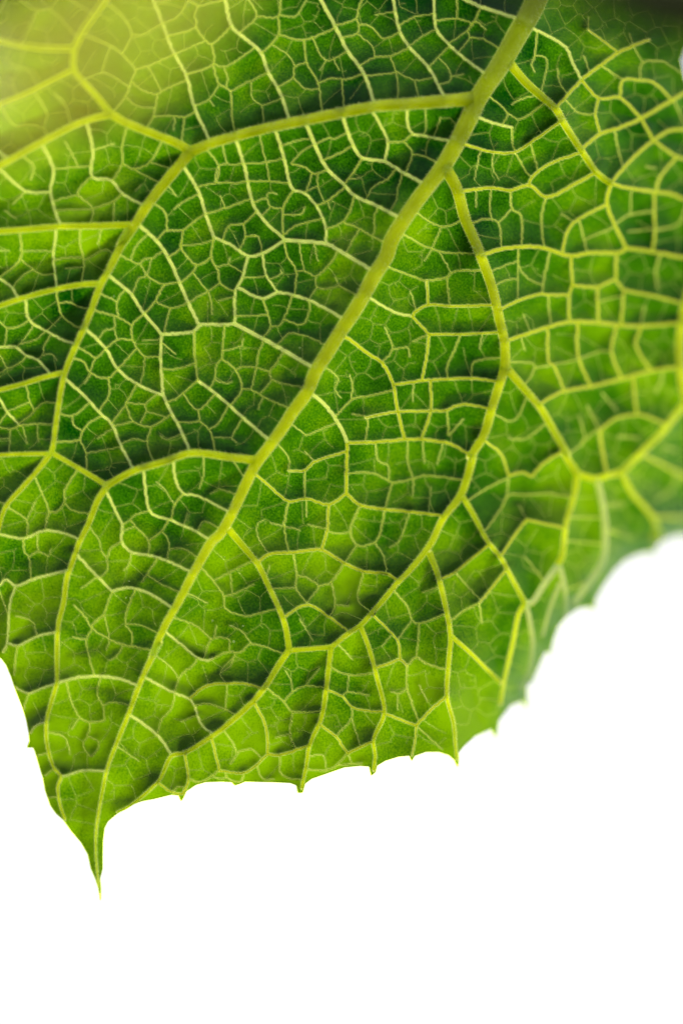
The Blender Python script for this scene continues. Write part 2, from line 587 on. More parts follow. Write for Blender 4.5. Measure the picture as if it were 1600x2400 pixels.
Q 5 K 820,1085 750,1160 690,1190 580,1190
Q 3 K 600,1110 670,1100 690,1180
Q 4 K 750,1160 910,1145
T 8 K 990,560 1090,530 1145,510 1185,550
Q 7 K 1185,550 1240,500 1310,540 1430,575
T 7 K 985,245 1060,320 1130,400 1145,510
Q 6 K 1130,110 1190,190 1215,270 1260,290 1400,235
Q 5 K 1260,290 1250,490
Q 4 K 1205,280 1150,370
Q 3 K 1280,100 1340,75
Q 3 K 1030,430 1080,370
Q 6 K 1185,550 1185,680 1240,880
Q 4 K 1090,710 1130,720 1185,690
Q 3 K 1130,720 1130,820
Q 4 K 1260,670 1310,770
Q 6 G 475,265 400,385 395,465 350,520 305,525 275,640
Q 5 G 395,465 440,510 530,525
Q 5 G 215,300 265,420 305,525
Q 5 G 80,510 165,575 165,680
Q 3 G 165,575 220,460
Q 5 G 145,690 150,770 180,800 185,920
Q 4 G 180,800 235,765 300,795
Q 3 G 235,660 235,765
Q 3 G 300,795 315,750
T 8 G 675,400 720,540 750,600 745,700 810,770 910,785 1020,820 1165,885
T 8 G 890,290 905,480 935,535 1050,575 1200,640 1285,690
T 7 G 1075,230 1080,340 1125,410 1200,420 1390,515
Q 6 G 1125,410 1070,480 1050,570
Q 4 G 1245,200 1245,300 1220,380
Q 3 G 960,340 1010,385 1070,480
Q 3 G 1345,350 1345,380 1420,400
Q 3 G 1345,380 1290,410
Q 3 G 1410,230 1410,290
Q 5 G 800,570 830,610 910,700 910,785
Q 4 G 750,600 800,570 830,540 910,520
Q 5 G 910,700 990,640 1030,580
Q 4 G 990,640 1025,680 1020,730
Q 4 G 1020,820 1040,755 1130,750 1190,795
Q 3 G 1130,600 1150,530
Q 4 G 1210,640 1250,580 1310,600
Q 3 G 755,640 820,620
Q 5 G 745,705 675,750 655,800 610,770
Q 4 G 655,800 660,870 640,900
Q 4 G 810,775 790,850 760,880
Q 5 G 960,825 910,890 870,950
Q 4 G 920,920 990,965 1060,990
Q 3 G 580,620 610,700 620,760
T 8 G 480,780 600,920 690,1010
T 9 G 690,1010 780,985 860,1000 950,1040 1050,1110
Q 3 G 600,920 500,990
Q 5 G 690,1010 660,1080 640,1150
Q 5 G 830,1000 775,1140 775,1220 810,1270 810,1330
Q 6 G 640,1150 570,1210 565,1240
Q 6 G 455,1095 520,1160 565,1235 670,1300 755,1335 920,1360
Q 5 G 565,1240 530,1305 545,1400 J 580,220
Q 5 G 450,1290 530,1305
Q 4 G 755,1335 720,1400 670,1430
Q 3 G 640,1150 670,1300 650,1370
Q 4 G 780,1210 860,1215 930,1250
Q 4 G 100,1160 200,1195 215,1250
Q 4 G -40,900 55,1160
T 9 I 1320,180 1430,230 1568,300 1640,330
Q 7 I 1440,120 1530,150
Q 7 I 1530,290 1500,380 1400,450
Q 7 I 1090,480 1200,470
Q 7 I 1075,640 1150,690
Q 6 I 880,560 1080,560
Q 6 I 860,700 1075,720
O 0 P -16,1530 J 10,110 40,150 70,220 100,310 140,410 165,490 180,570 184,620 170,657 205,655 217,680 240,760 265,840 280,920 310,1010 345,1060 390,1100 440,1170 500,1240 540,1310 560,1400 590,1470 605,1520 P 236,2110 J 618,1520 612,1460 628,1400 628,1330 630,1230 640,1150 660,1110 720,1060 800,1010 870,985 950,970 1050,945 1095,950 1110,985 1125,960 1140,925 1200,885 1260,868 1350,865 1420,868 1438,888 1470,878 1500,865 K 350,1260 470,1265 510,1280 518,1325 545,1325 560,1270 600,1240 700,1205 800,1170 900,1160 955,1165 966,1220 990,1200 1000,1160 1050,1130 1130,1105 1200,1098 1213,1130 1230,1100 1300,1075 1380,1075 1440,1095 1475,1125 1494,1168 1499,1130 1497,1080 1530,1040 P 1112,1724 1150,1708 1161,1727 1167,1688 1194,1653 1220,1643 1233,1658 1233,1605 I 640,1560 700,1420 720,1378 752,1385 770,1300 800,1220 850,1160 920,1110 980,1100 1020,1115 1030,1050 1080,960 1140,880 1200,820 1280,780 1350,765 1385,775 1400,730 1450,690 1510,665 1568,660 P 1650,1262 1720,1240 1770,1150 1800,1000 1810,800 1790,600 1740,420 1690,310 1630,222 1602,190 1592,138 1612,80 1640,20 1655,-80 1640,-170 -230,-170 -250,300 -240,800 -190,1100 -120,1300 -60,1430
"""
import bpy, math, random
import numpy as np
from mathutils import Matrix, Vector
from mathutils.geometry import delaunay_2d_cdt

random.seed(7); rng = np.random.default_rng(7)
R = math.radians
scene = bpy.context.scene
col = scene.collection

# ------------------------------------------------------------------ camera, world, sun, exposure
D = 0.22                      # metres from the lens to the focused midrib
PX = 0.18 / 2400.0            # metres per photo pixel on the plane of the midrib
PITCH = R(32)
cam_data = bpy.data.cameras.new('camera'); cam = bpy.data.objects.new('camera', cam_data); col.objects.link(cam)
cam.location = (0, 0, 1.5); cam.rotation_euler = (R(90) + PITCH, 0, 0)
cam_data.sensor_fit = 'VERTICAL'; cam_data.sensor_height = 24.0; cam_data.lens = 12.0 / (0.09 / D)
cam_data.clip_start = 0.005; cam_data.clip_end = 2000
cam_data.dof.use_dof = True; cam_data.dof.focus_distance = D + 0.0005; cam_data.dof.aperture_fstop = 1.6
scene.camera = cam
FWD = Vector((0, math.cos(PITCH), math.sin(PITCH)))
LEAF_M = Matrix.Translation(Vector((0, 0, 1.5)) + FWD * D) @ Matrix.Rotation(R(90) + PITCH, 4, 'X')

_s = math.sin(R(56)); _c = math.cos(R(56))
sun_local = Vector((-0.50 * _s, 0.866 * _s, -_c))
sun_dir = (LEAF_M.to_3x3() @ sun_local).normalized()           # from the leaf to the sun
elev = math.asin(sun_dir.z); azim = math.atan2(sun_dir.x, sun_dir.y)
sd = bpy.data.lights.new('sun', 'SUN'); sd.energy = 5.0; sd.angle = R(0.5); sd.color = (1.0, 0.90, 0.70)
sun = bpy.data.objects.new('sun', sd); col.objects.link(sun)
sun.rotation_euler = (-sun_dir).to_track_quat('-Z', 'Y').to_euler()

world = bpy.data.worlds.new('World'); scene.world = world; world.use_nodes = True
wt = world.node_tree; wt.nodes.clear()
w_out = wt.nodes.new('ShaderNodeOutputWorld'); bg = wt.nodes.new('ShaderNodeBackground')
sky = wt.nodes.new('ShaderNodeTexSky'); sky.sky_type = 'NISHITA'; sky.sun_disc = False
sky.sun_elevation = elev; sky.sun_rotation = azim; sky.air_density = 1.0; sky.dust_density = 4.0; sky.ozone_density = 1.0
# thin white haze, thickest low over the horizon; dim ground below it
tcw = wt.nodes.new('ShaderNodeTexCoord'); sep = wt.nodes.new('ShaderNodeSeparateXYZ'); wt.links.new(tcw.outputs['Generated'], sep.inputs[0])
hz = wt.nodes.new('ShaderNodeMapRange'); hz.inputs['From Min'].default_value = .50; hz.inputs['From Max'].default_value = 1.0
hz.inputs['To Min'].default_value = .93; hz.inputs['To Max'].default_value = .12; wt.links.new(sep.outputs['Z'], hz.inputs['Value'])
bright = wt.nodes.new('ShaderNodeMixRGB'); wt.links.new(hz.outputs[0], bright.inputs[0])
bright.inputs[2].default_value = (5.4, 5.4, 5.42, 1)
gr = wt.nodes.new('ShaderNodeMapRange'); gr.inputs['From Min'].default_value = -.05; gr.inputs['From Max'].default_value = .03
wt.links.new(sep.outputs['Z'], gr.inputs['Value'])
gm = wt.nodes.new('ShaderNodeMixRGB'); wt.links.new(gr.outputs[0], gm.inputs[0]); gm.inputs[1].default_value = (.4, .5, .3, 1)
wt.links.new(sky.outputs[0], bright.inputs[1]); wt.links.new(bright.outputs[0], gm.inputs[2]); wt.links.new(gm.outputs[0], bg.inputs[0])
bg.inputs[1].default_value = 0.05
wt.links.new(bg.outputs[0], w_out.inputs[0])

scene.view_settings.view_transform = 'Standard'; scene.view_settings.look = 'None'
scene.view_settings.exposure = 2.0; scene.view_settings.gamma = 1.0
scene.render.engine = 'CYCLES'
scene.cycles.use_denoising = True
scene.cycles.max_bounces = 10; scene.cycles.transmission_bounces = 8; scene.cycles.diffuse_bounces = 5
scene.cycles.transparent_max_bounces = 8

# ------------------------------------------------------------------ traced venation (photo pixels)
TILE = dict(A=(0, 0), B=(500, 0), C=(1000, 0), D=(0, 500), E=(500, 500), F=(1000, 500), G=(0, 1000), H=(500, 1000),
            I=(1000, 1000), J=(0, 1500), K=(500, 1350))
Z = 600.0 / 1568.0
veins = []; outline = None
for ln in TRACES.strip().splitlines():
    tk = ln.split(); kind = tk[0]; ws = [float(v) for v in tk[1].split(',')]; pts = []; t = 'P'
    for q in tk[2:]:
        if q in TILE or q == 'P': t = q; continue
        a, b = (float(v) for v in q.split(','))
        pts.append((a, b) if t == 'P' else (TILE[t][0] + a * Z, TILE[t][1] + b * Z))
    pts = np.array(pts)
    if kind == 'O': outline = pts
    else: veins.append([kind, ws, pts])

def seg_near(p, poly):
    a = poly[:-1]; d = poly[1:] - a
    t = np.clip(((p - a) * d).sum(1) / np.maximum((d * d).sum(1), 1e-9), 0, 1)
    q = a + d * t[:, None]; e = np.hypot(*(q - p).T); i = int(e.argmin())
    return e[i], q[i]

def smooth(pts, step):
    """Catmull-Rom through the points, resampled evenly."""
    if len(pts) == 2:
        out = pts
    else:
        P = np.vstack([2 * pts[0] - pts[1], pts, 2 * pts[-1] - pts[-2]]); out = []
        for i in range(1, len(P) - 2):
            n = max(2, int(np.hypot(*(P[i + 1] - P[i])) / (step * .5)))
            t = np.linspace(0, 1, n, endpoint=False)[:, None]
            d1 = np.hypot(*(P[i + 1] - P[i])) + 1e-6
            m1 = (P[i + 1] - P[i - 1]) * d1 / (d1 + np.hypot(*(P[i] - P[i - 1])) + 1e-6)
            m2 = (P[i + 2] - P[i]) * d1 / (d1 + np.hypot(*(P[i + 2] - P[i + 1])) + 1e-6)
            out.append((2*t**3 - 3*t**2 + 1) * P[i] + (t**3 - 2*t**2 + t) * m1 + (-2*t**3 + 3*t**2) * P[i + 1] + (t**3 - t**2) * m2)
        out = np.vstack(out + [pts[-1:]])
    s = np.r_[0, np.cumsum(np.hypot(*np.diff(out, axis=0).T))]
    n = max(2, int(round(s[-1] / step)) + 1); u = np.linspace(0, s[-1], n)
    return np.c_[np.interp(u, s, out[:, 0]), np.interp(u, s, out[:, 1])]

RANK = dict(M=3, L=2, T=1, Q=0)
for v in veins:
    if v[0] in 'ML': v[2] = smooth(v[2], 7.0)
for lvl in 'TQ':
    for i, v in enumerate(veins):
        if v[0] != lvl: continue
        for end in (0, -1):
            p = v[2][end].copy(); best = (1e9, None)
            for j, o in enumerate(veins):
                if j == i or (o[0] in 'TQ' and RANK[o[0]] < RANK[lvl]): continue
                wo = max(o[1]) * .5
                if not ((o[2].min(0) - 22 - wo < p).all() and (o[2].max(0) + 22 + wo > p).all()): continue
                e, q = seg_near(p, o[2])
                if e < 13 + wo and e - wo < best[0]: best = (e - wo, q)
            if best[1] is not None: v[2][end] = best[1]
            elif lvl in 'TQ': v.append(end)
for v in veins:
    if v[0] in 'TQ':
        v[2] = smooth(v[2], 5.0 if v[0] == 'T' else 4.0)
        n = len(v[2]); jit = rng.normal(0, 0.55 if v[0] == 'T' else 0.7, (n, 2)); jit[0] = jit[-1] = 0
        v[2] = v[2] + jit
outline_f = smooth(np.vstack([outline, outline[:1]]), 4.0)
# keep tooth tips sharp: rebuild from straight segments instead of the spline
def resample(poly, step):
    s = np.r_[0, np.cumsum(np.hypot(*np.diff(poly, axis=0).T))]; n = int(s[-1] / step); u = np.linspace(0, s[-1], n)
    return np.c_[np.interp(u, s, poly[:, 0]), np.interp(u, s, poly[:, 1])]

# ------------------------------------------------------------------ raster fields over the leaf
G = 3.0; X0, Y0, X1, Y1 = -260.0, -190.0, 1840.0, 2130.0
NX = int((X1 - X0) / G) + 1; NY = int((Y1 - Y0) / G) + 1
gx = X0 + np.arange(NX) * G; gy = Y0 + np.arange(NY) * G
GX, GY = np.meshgrid(gx, gy)

def widths(v):
    s = np.linspace(0, 1, len(v[2])); return dict(M=.76, L=.86, T=.54, Q=.43)[v[0]] * np.interp(s, np.linspace(0, 1, len(v[1])), v[1]) if len(v[1]) > 1 else dict(M=.76, L=.86, T=.54, Q=.43)[v[0]] * np.full(len(s), v[1][0])

def dist_field(polys, rad):
    F = np.full((NY, NX), rad, float)
    for pts, wd in polys:
        for k in range(len(pts) - 1):
            a, b = pts[k], pts[k + 1]; w = (wd[k] + wd[k + 1]) * .25
            lo = np.minimum(a, b) - rad - w; hi = np.maximum(a, b) + rad + w
            i0 = max(0, int((lo[0] - X0) / G)); i1 = min(NX, int((hi[0] - X0) / G) + 2)
            j0 = max(0, int((lo[1] - Y0) / G)); j1 = min(NY, int((hi[1] - Y0) / G) + 2)
            if i0 >= i1 or j0 >= j1: continue
            x = gx[i0:i1][None, :] - a[0]; y = gy[j0:j1][:, None] - a[1]; d = b - a
            t = np.clip((x * d[0] + y * d[1]) / max(d @ d, 1e-9), 0, 1)
            e = np.hypot(x - t * d[0], y - t * d[1]) - w
            S = F[j0:j1, i0:i1]; np.minimum(S, e, out=S)
    return F
def grp(kinds): return [(v[2], widths(v)) for v in veins if v[0] in kinds]
dML = dist_field(grp('ML'), 150.0); dT = dist_field(grp('T'), 60.0); dQ = dist_field(grp('Q'), 34.0)
dALL = np.minimum(np.minimum(dML, dT), dQ)

def blur(F, n):
    for _ in range(n):
        F = np.pad(F, 1, mode='edge')
        F = (F[:-2, 1:-1] + F[2:, 1:-1] + F[1:-1, :-2] + F[1:-1, 2:] + 2 * F[1:-1, 1:-1]) / 6
    return F
def noise(scale, seed):
    r = np.random.default_rng(seed); nx = int((X1 - X0) / scale) + 4; ny = int((Y1 - Y0) / scale) + 4
    g = r.normal(0, 1, (ny, nx)); u = (GX - X0) / scale + 1; v = (GY - Y0) / scale + 1
    i = np.floor(u).astype(int); j = np.floor(v).astype(int); fu = u - i; fv = v - j
    fu = fu * fu * (3 - 2 * fu); fv = fv * fv * (3 - 2 * fv)
    i = np.clip(i, 0, nx - 2); j = np.clip(j, 0, ny - 2)
    return (g[j, i] * (1 - fu) + g[j, i + 1] * fu) * (1 - fv) + (g[j + 1, i] * (1 - fu) + g[j + 1, i + 1] * fu) * fv
def sst(a, b, x): t = np.clip((x - a) / (b - a), 0, 1); return t * t * (3 - 2 * t)

mid = [v for v in veins if v[0] == 'M'][0][2]
o_ = np.argsort(mid[:, 1]); xm = np.interp(GY, mid[o_, 1], mid[o_, 0]); U = (GX - xm) * .87
low = -0.36 * np.maximum(U, 0) * (1 - .75 * sst(1050, 1550, GY)) - 0.02 * np.maximum(-U, 0)
low += -2.6e-4 * np.maximum(GX - 1050, 0) ** 2
low += 150 * sst(150, 900, 900 - (GX * .75 + GY * .9))
edge = (GX - 1150) * .62 + (GY - 1250) * .60                      # the right margin rolls away from the viewer
low += -0.0035 * np.maximum(edge, 0) ** 2 * sst(950, 1250, GX) * sst(2100, 1500, GY)
low += 12 * sst(1750, 2110, GY)
low = blur(low, 50)
fl = 1 - .35 * sst(1050, 1350, GY)
rel = fl * (24 * np.exp(-np.maximum(dML, 0) / 38) + 36 * np.exp(-np.maximum(dML, 0) / 120) * (1 - .9 * sst(-50, 60, U) * sst(190, 110, U))) + (.75 + .25 * fl) * 18.0 * (1 + .5 * sst(950, 1150, GX)) * np.exp(-np.maximum(dT, 0) / 27) + 6.5 * np.exp(-np.maximum(dQ, 0) / 13)
crum = sst(1150, 1500, GY) * sst(2100, 1800, GY) * sst(900, 500, GX)
def fold(cx, cy, ang, L, W, h):
    c, s = math.cos(R(ang)), math.sin(R(ang)); a = (GX - cx) * c + (GY - cy) * s; b = -(GX - cx) * s + (GY - cy) * c
    return h * np.exp(-(a / L) ** 2 - (b / W) ** 2)
rel += crum * 3 * noise(62, 3) + 3.0 * noise(95, 4) + 0.5 * noise(17, 5)
for f in [(470, 1520, 28, 90, 22, -14), (430, 1470, 30, 60, 22, 10), (530, 1400, 38, 120, 20, 10), (240, 1600, 8, 60, 20, -15),
          (300, 1385, 20, 60, 22, -10), (250, 1360, 30, 70, 22, 8), (390, 1230, 25, 90, 22, -12), (360, 1190, 25, 80, 24, 8),
          (640, 1560, 20, 60, 30, -14), (430, 1600, 28, 70, 18, -10), (210, 1540, 0, 60, 20, 8), (60, 1330, 10, 50, 24, 8), (200, 1850, 0, 40, 30, 10)]:
    rel += .75 * fold(*f)
rel = blur(rel, 4)
# how yellow the tissue is: each areole a little different, broad light and shade painted in: dark at the base, bright towards margin and tip
tone = .45 + .02 * sst(1050, 1250, GX) + .16 * noise(150, 11) + .10 * noise(60, 12) + .36 * sst(950, 1700, GY) + .10 * sst(500, 0, GX) - .20 * sst(420, 0, np.hypot(GX - 950, (GY - 330) * .7))
HGT = (low + rel)
def surf(x, y):
    u = np.clip((np.asarray(x) - X0) / G, 0, NX - 1.001); v = np.clip((np.asarray(y) - Y0) / G, 0, NY - 1.001)
    i = u.astype(int); j = v.astype(int); fu = u - i; fv = v - j
    return (HGT[j, i] * (1 - fu) + HGT[j, i + 1] * fu) * (1 - fv) + (HGT[j + 1, i] * (1 - fu) + HGT[j + 1, i + 1] * fu) * fv
def samp(F, x, y):
    i = np.clip(((np.asarray(x) - X0) / G + .5).astype(int), 0, NX - 1); j = np.clip(((np.asarray(y) - Y0) / G + .5).astype(int), 0, NY - 1)
    return F[j, i]
def to3(x, y, z):
    """photo pixel + depth in pixels (towards the viewer) -> metres in the leaf's own frame"""
    k = (D / PX - z) * PX / D
    return np.stack([(x - 800) * PX * k, (1200 - y) * PX * k, z * PX], -1)

def inside(px, py, poly):
    r = np.zeros(np.shape(px), bool); a = poly; b = np.roll(poly, -1, 0)
    for (x1, y1), (x2, y2) in zip(a, b):
        if y1 == y2: continue
        c = ((y1 > py) != (y2 > py)) & (px < (x2 - x1) * (py - y1) / (y2 - y1) + x1)
        r ^= c
    return r

# ------------------------------------------------------------------ materials
def new_mat(name):
    m = bpy.data.materials.new(name); m.use_nodes = True; t = m.node_tree; t.nodes.clear(); return m, t
def N(t, typ, **kw):
    n = t.nodes.new(typ)
    for k, v in kw.items(): setattr(n, k, v)
    return n
def ramp(t, fac, stops):
    r = N(t, 'ShaderNodeValToRGB'); e = r.color_ramp.elements
    while len(e) < len(stops): e.new(.5)
    for q, (p, c) in zip(e, stops): q.position = p; q.color = (*c, 1)
    t.links.new(fac, r.inputs[0]); return r.outputs[0]
def tissue(name, trans, diff, vein_trans=None, lobe=0.0, rough=0.5, spec=.25, noise_scale=0, sheen=0.0, bump=0.0, thick=None):
    m, t = new_mat(name); L = t.links.new
    out = N(t, 'ShaderNodeOutputMaterial'); co = N(t, 'ShaderNodeTexCoord')
    nz = N(t, 'ShaderNodeTexNoise'); nz.inputs['Scale'].default_value = 260; nz.inputs['Detail'].default_value = 6
    nz2 = N(t, 'ShaderNodeTexNoise'); nz2.inputs['Scale'].default_value = 22; nz2.inputs['Detail'].default_value = 3
    L(co.outputs['Object'], nz.inputs[0]); L(co.outputs['Object'], nz2.inputs[0])
    mx = N(t, 'ShaderNodeMath', operation='ADD'); L(nz.outputs[0], mx.inputs[0]); L(nz2.outputs[0], mx.inputs[1])
    nz3 = N(t, 'ShaderNodeTexNoise'); nz3.inputs['Scale'].default_value = 3200; nz3.inputs['Detail'].default_value = 2; L(co.outputs['Object'], nz3.inputs[0])
    n3 = N(t, 'ShaderNodeMath', operation='MULTIPLY_ADD'); L(nz3.outputs[0], n3.inputs[0]); n3.inputs[1].default_value = 1.1; n3.inputs[2].default_value = -.55
    n4 = N(t, 'ShaderNodeMath', operation='MULTIPLY_ADD'); L(mx.outputs[0], n4.inputs[0]); n4.inputs[1].default_value = .5; L(n3.outputs[0], n4.inputs[2]); hf = n4
    tfac = hf.outputs[0]
    if vein_trans:
        ta = N(t, 'ShaderNodeAttribute', attribute_name='tone'); th = N(t, 'ShaderNodeMath', operation='MULTIPLY_ADD')
        L(hf.outputs[0], th.inputs[0]); th.inputs[1].default_value = .9; tg = N(t, 'ShaderNodeMath', operation='SUBTRACT'); L(ta.outputs['Fac'], tg.inputs[0]); tg.inputs[1].default_value = .45
        L(tg.outputs[0], th.inputs[2]); tfac = th.outputs[0]
    tc = ramp(t, tfac, [(.05, trans[0]), (.45, trans[1]), (.95, trans[2])] if vein_trans else [(.36, trans[0]), (.64, trans[1])])
    dc = ramp(t, hf.outputs[0], [(.36, diff[0]), (.64, diff[1])])
    if vein_trans:
        at = N(t, 'ShaderNodeAttribute', attribute_name='vein'); mv = N(t, 'ShaderNodeMixRGB'); L(at.outputs['Fac'], mv.inputs[0])
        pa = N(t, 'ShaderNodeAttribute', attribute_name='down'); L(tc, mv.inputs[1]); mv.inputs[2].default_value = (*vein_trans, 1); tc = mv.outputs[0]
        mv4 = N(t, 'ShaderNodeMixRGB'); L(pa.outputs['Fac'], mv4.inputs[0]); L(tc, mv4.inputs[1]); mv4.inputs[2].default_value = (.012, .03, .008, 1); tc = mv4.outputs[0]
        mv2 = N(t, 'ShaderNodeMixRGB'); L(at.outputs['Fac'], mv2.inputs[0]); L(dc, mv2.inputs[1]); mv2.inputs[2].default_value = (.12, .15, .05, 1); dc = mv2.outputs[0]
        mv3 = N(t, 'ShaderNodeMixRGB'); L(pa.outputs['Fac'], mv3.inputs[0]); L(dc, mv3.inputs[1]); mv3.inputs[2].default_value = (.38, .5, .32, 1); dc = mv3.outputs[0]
    if thick:
        at = N(t, 'ShaderNodeAttribute', attribute_name='thick'); tk = ramp(t, at.outputs['Fac'], thick)
        mt = N(t, 'ShaderNodeMixRGB', blend_type='MULTIPLY'); mt.inputs[0].default_value = 1; L(tc, mt.inputs[1]); L(tk, mt.inputs[2]); tc = mt.outputs[0]
    tr = N(t, 'ShaderNodeBsdfTranslucent'); L(tc, tr.inputs['Color'])
    pb = N(t, 'ShaderNodeBsdfPrincipled'); L(dc, pb.inputs['Base Color']); pb.inputs['Roughness'].default_value = rough
    pb.inputs['Specular IOR Level'].default_value = spec
    pb.inputs['Sheen Weight'].default_value = sheen; pb.inputs['Sheen Roughness'].default_value = .4
    ad = N(t, 'ShaderNodeAddShader'); L(tr.outputs[0], ad.inputs[0]); L(pb.outputs[0], ad.inputs[1]); res = ad.outputs[0]
    if lobe:
        rf = N(t, 'ShaderNodeBsdfRefraction'); rf.inputs['IOR'].default_value = 1.9; rf.inputs['Roughness'].default_value = .62
        rf.inputs['Color'].default_value = (.010 * lobe, .007 * lobe, .0015 * lobe, 1)
        ad2 = N(t, 'ShaderNodeAddShader'); L(res, ad2.inputs[0]); L(rf.outputs[0], ad2.inputs[1]); res = ad2.outputs[0]
    if bump:
        vo = N(t, 'ShaderNodeTexVoronoi'); vo.inputs['Scale'].default_value = 2600; L(co.outputs['Object'], vo.inputs[0])
        bp = N(t, 'ShaderNodeBump'); bp.inputs['Strength'].default_value = bump; bp.inputs['Distance'].default_value = .0001
        L(vo.outputs['Distance'], bp.inputs['Height']); L(bp.outputs[0], pb.inputs['Normal'])
    L(res, out.inputs[0]); return m
blade_mat = tissue('leaf_blade_tissue', [(.0001, .010, .0001), (.008, .036, .0001), (.040, .085, .00004)], [(.0005, .011, .0015), (.0008, .014, .002)],
                   vein_trans=(.15, .17, .045), lobe=0, rough=.38, spec=.09, sheen=0, bump=.3)
vein_mat = tissue('fine_vein_tissue', [(.80, .86, .62), (.9, .93, .7)], [(.16, .20, .06), (.2, .24, .08)], rough=.5)
veinlet_mat = tissue('veinlet_tissue', [(.85, .92, .35), (.95, .98, .45)], [(.06, .09, .012), (.08, .11, .02)], rough=.5)
margin_mat = tissue('margin_tissue', [(.30, .42, .02), (.4, .5, .03)], [(.06, .1, .01), (.08, .12, .02)], rough=.5)
pale_sheen_mat = tissue('sheen_vein_tissue', [(.42, .47, .25), (.52, .56, .3)], [(.40, .46, .34), (.48, .54, .4)], rough=.6, sheen=.3)  # grazing sheen of the lower-right veins, painted in as a paler colour
stem_mat = tissue('stem_skin', [(.0, .0, .0), (.001, .001, .0)], [(.07, .085, .02), (.12, .13, .06)], rough=.6, sheen=.2, bump=.5)
rib_mat = tissue('main_vein_tissue', [(.86, .88, .004), (.94, .97, .006)], [(.12, .15, .006), (.17, .20, .010)], rough=.55, sheen=.12, bump=.5,
                 thick=[(0, (.9, .95, 1)), (.2, (.74, .80, .8)), (.26, (.66, .70, .4)), (.34, (.52, .56, .35)), (.43, (.40, .45, .3)), (.56, (.26, .32, .2)), (.7, (.10, .15, .1))])
side_vein_mat = tissue('yellow_vein_tissue', [(.66, .70, .05), (.76, .78, .07)], [(.12, .15, .02), (.15, .18, .03)], rough=.5)
hair_mat = tissue('leaf_hair', [(.7, .75, .4), (.8, .8, .5)], [(.45, .5, .25), (.5, .5, .3)], rough=.5)

def prop(o, **kw):
    for k, v in kw.items(): o[k] = v
    return o
def mesh_obj(name, verts, faces, mat, parent=None, smooth_=True, attr=None):
    me = bpy.data.meshes.new(name); verts = np.asarray(verts, np.float32)
    fl = faces if isinstance(faces, list) else [faces]
    me.vertices.add(len(verts)); me.vertices.foreach_set('co', verts.ravel())
    li = np.concatenate([f.ravel() for f in fl]); ct = np.concatenate([np.full(len(f), f.shape[1]) for f in fl])
    me.loops.add(len(li)); me.loops.foreach_set('vertex_index', li.astype(np.int32))
    me.polygons.add(len(ct)); me.polygons.foreach_set('loop_start', np.r_[0, np.cumsum(ct)[:-1]].astype(np.int32))
    me.polygons.foreach_set('use_smooth', np.full(len(ct), smooth_))
    for an, av in (attr or {}).items():
        a = me.attributes.new(an, 'FLOAT', 'POINT'); a.data.foreach_set('value', av.astype(np.float32))
    me.materials.append(mat); me.update(); me.validate()
    o = bpy.data.objects.new(name, me); col.objects.link(o)
    if parent: o.parent = parent
    return o

leaf = bpy.data.objects.new('leaf', None); col.objects.link(leaf); leaf.matrix_world = LEAF_M
leaf.empty_display_size = .02
prop(leaf, label='large green leaf hanging tip down, sun shining through its pale net of veins', category='leaf')

# ------------------------------------------------------------------ blade
cx = GX[:-1, :-1] + G / 2; cy = GY[:-1, :-1] + G / 2
keep = inside(cx, cy, outline)
idx = np.arange(NX * NY).reshape(NY, NX)
quads = np.stack([idx[:-1, :-1], idx[1:, :-1], idx[1:, 1:], idx[:-1, 1:]], -1)[keep]
cnt = np.zeros((NY, NX), int)
for a, b in ((0, 0), (0, 1), (1, 0), (1, 1)): cnt[a:NY - 1 + a, b:NX - 1 + b] += keep
bd = (cnt > 0) & (cnt < 4); BX = GX.copy(); BY = GY.copy()
of = resample(np.vstack([outline, outline[:1]]), 1.0)
for j, i in zip(*np.nonzero(bd)):
    p = (GX[j, i], GY[j, i]); d = (of[:, 0] - p[0]) ** 2 + (of[:, 1] - p[1]) ** 2; k = int(d.argmin())
    if d[k] < 60: BX[j, i], BY[j, i] = of[k]
used, inv = np.unique(quads, return_inverse=True); quads = inv.reshape(quads.shape)
bx = BX.ravel()[used]; by = BY.ravel()[used]; bz = surf(bx, by)
# ------------------------------------------------------------------ vein ridges
def ridge(pts, wd, nseg, hk=.5, sink=.6, lift=0.0):
    t = np.gradient(pts, axis=0); t /= np.maximum(np.hypot(*t.T), 1e-6)[:, None]; n = np.c_[-t[:, 1], t[:, 0]]
    V = []; bc = surf(pts[:, 0], pts[:, 1])
    if nseg >= 8:
        r = 7; pad = np.pad(bc, r, mode='edge'); bc = np.maximum(bc, np.convolve(pad, np.ones(2 * r + 1) / (2 * r + 1), 'valid'))
        pad = np.pad(bc, r, mode='edge'); bc = np.convolve(pad, np.ones(2 * r + 1) / (2 * r + 1), 'valid')
    e_ = n * (wd * .5)[:, None]; bl = surf(pts[:, 0] - e_[:, 0], pts[:, 1] - e_[:, 1]); br = surf(pts[:, 0] + e_[:, 0], pts[:, 1] + e_[:, 1])
    for k in range(nseg + 1):
        th = math.pi * (k / nseg - .5); o = n * (wd * .5 * math.sin(th))[:, None]; x = pts[:, 0] + o[:, 0]; y = pts[:, 1] + o[:, 1]
        base = np.minimum(surf(x, y), bc + 1) if k in (0, nseg) else bc
        if nseg >= 8:
            f = (math.sin(th) + 1) / 2; base = bl * (1 - f) + br * f + np.maximum(bc - (bl + br) / 2, 0) * math.cos(th) ** 2
        V.append(to3(x, y, base + hk * wd * math.cos(th) + lift - (sink if k in (0, nseg) else 0)))
    V = np.stack(V, 1); m = len(pts); c = nseg + 1; ii = (np.arange(m - 1)[:, None] * c + np.arange(nseg)[None, :])
    F = np.stack([ii, ii + c, ii + c + 1, ii + 1], -1).reshape(-1, 4)
    return V.reshape(-1, 3), F
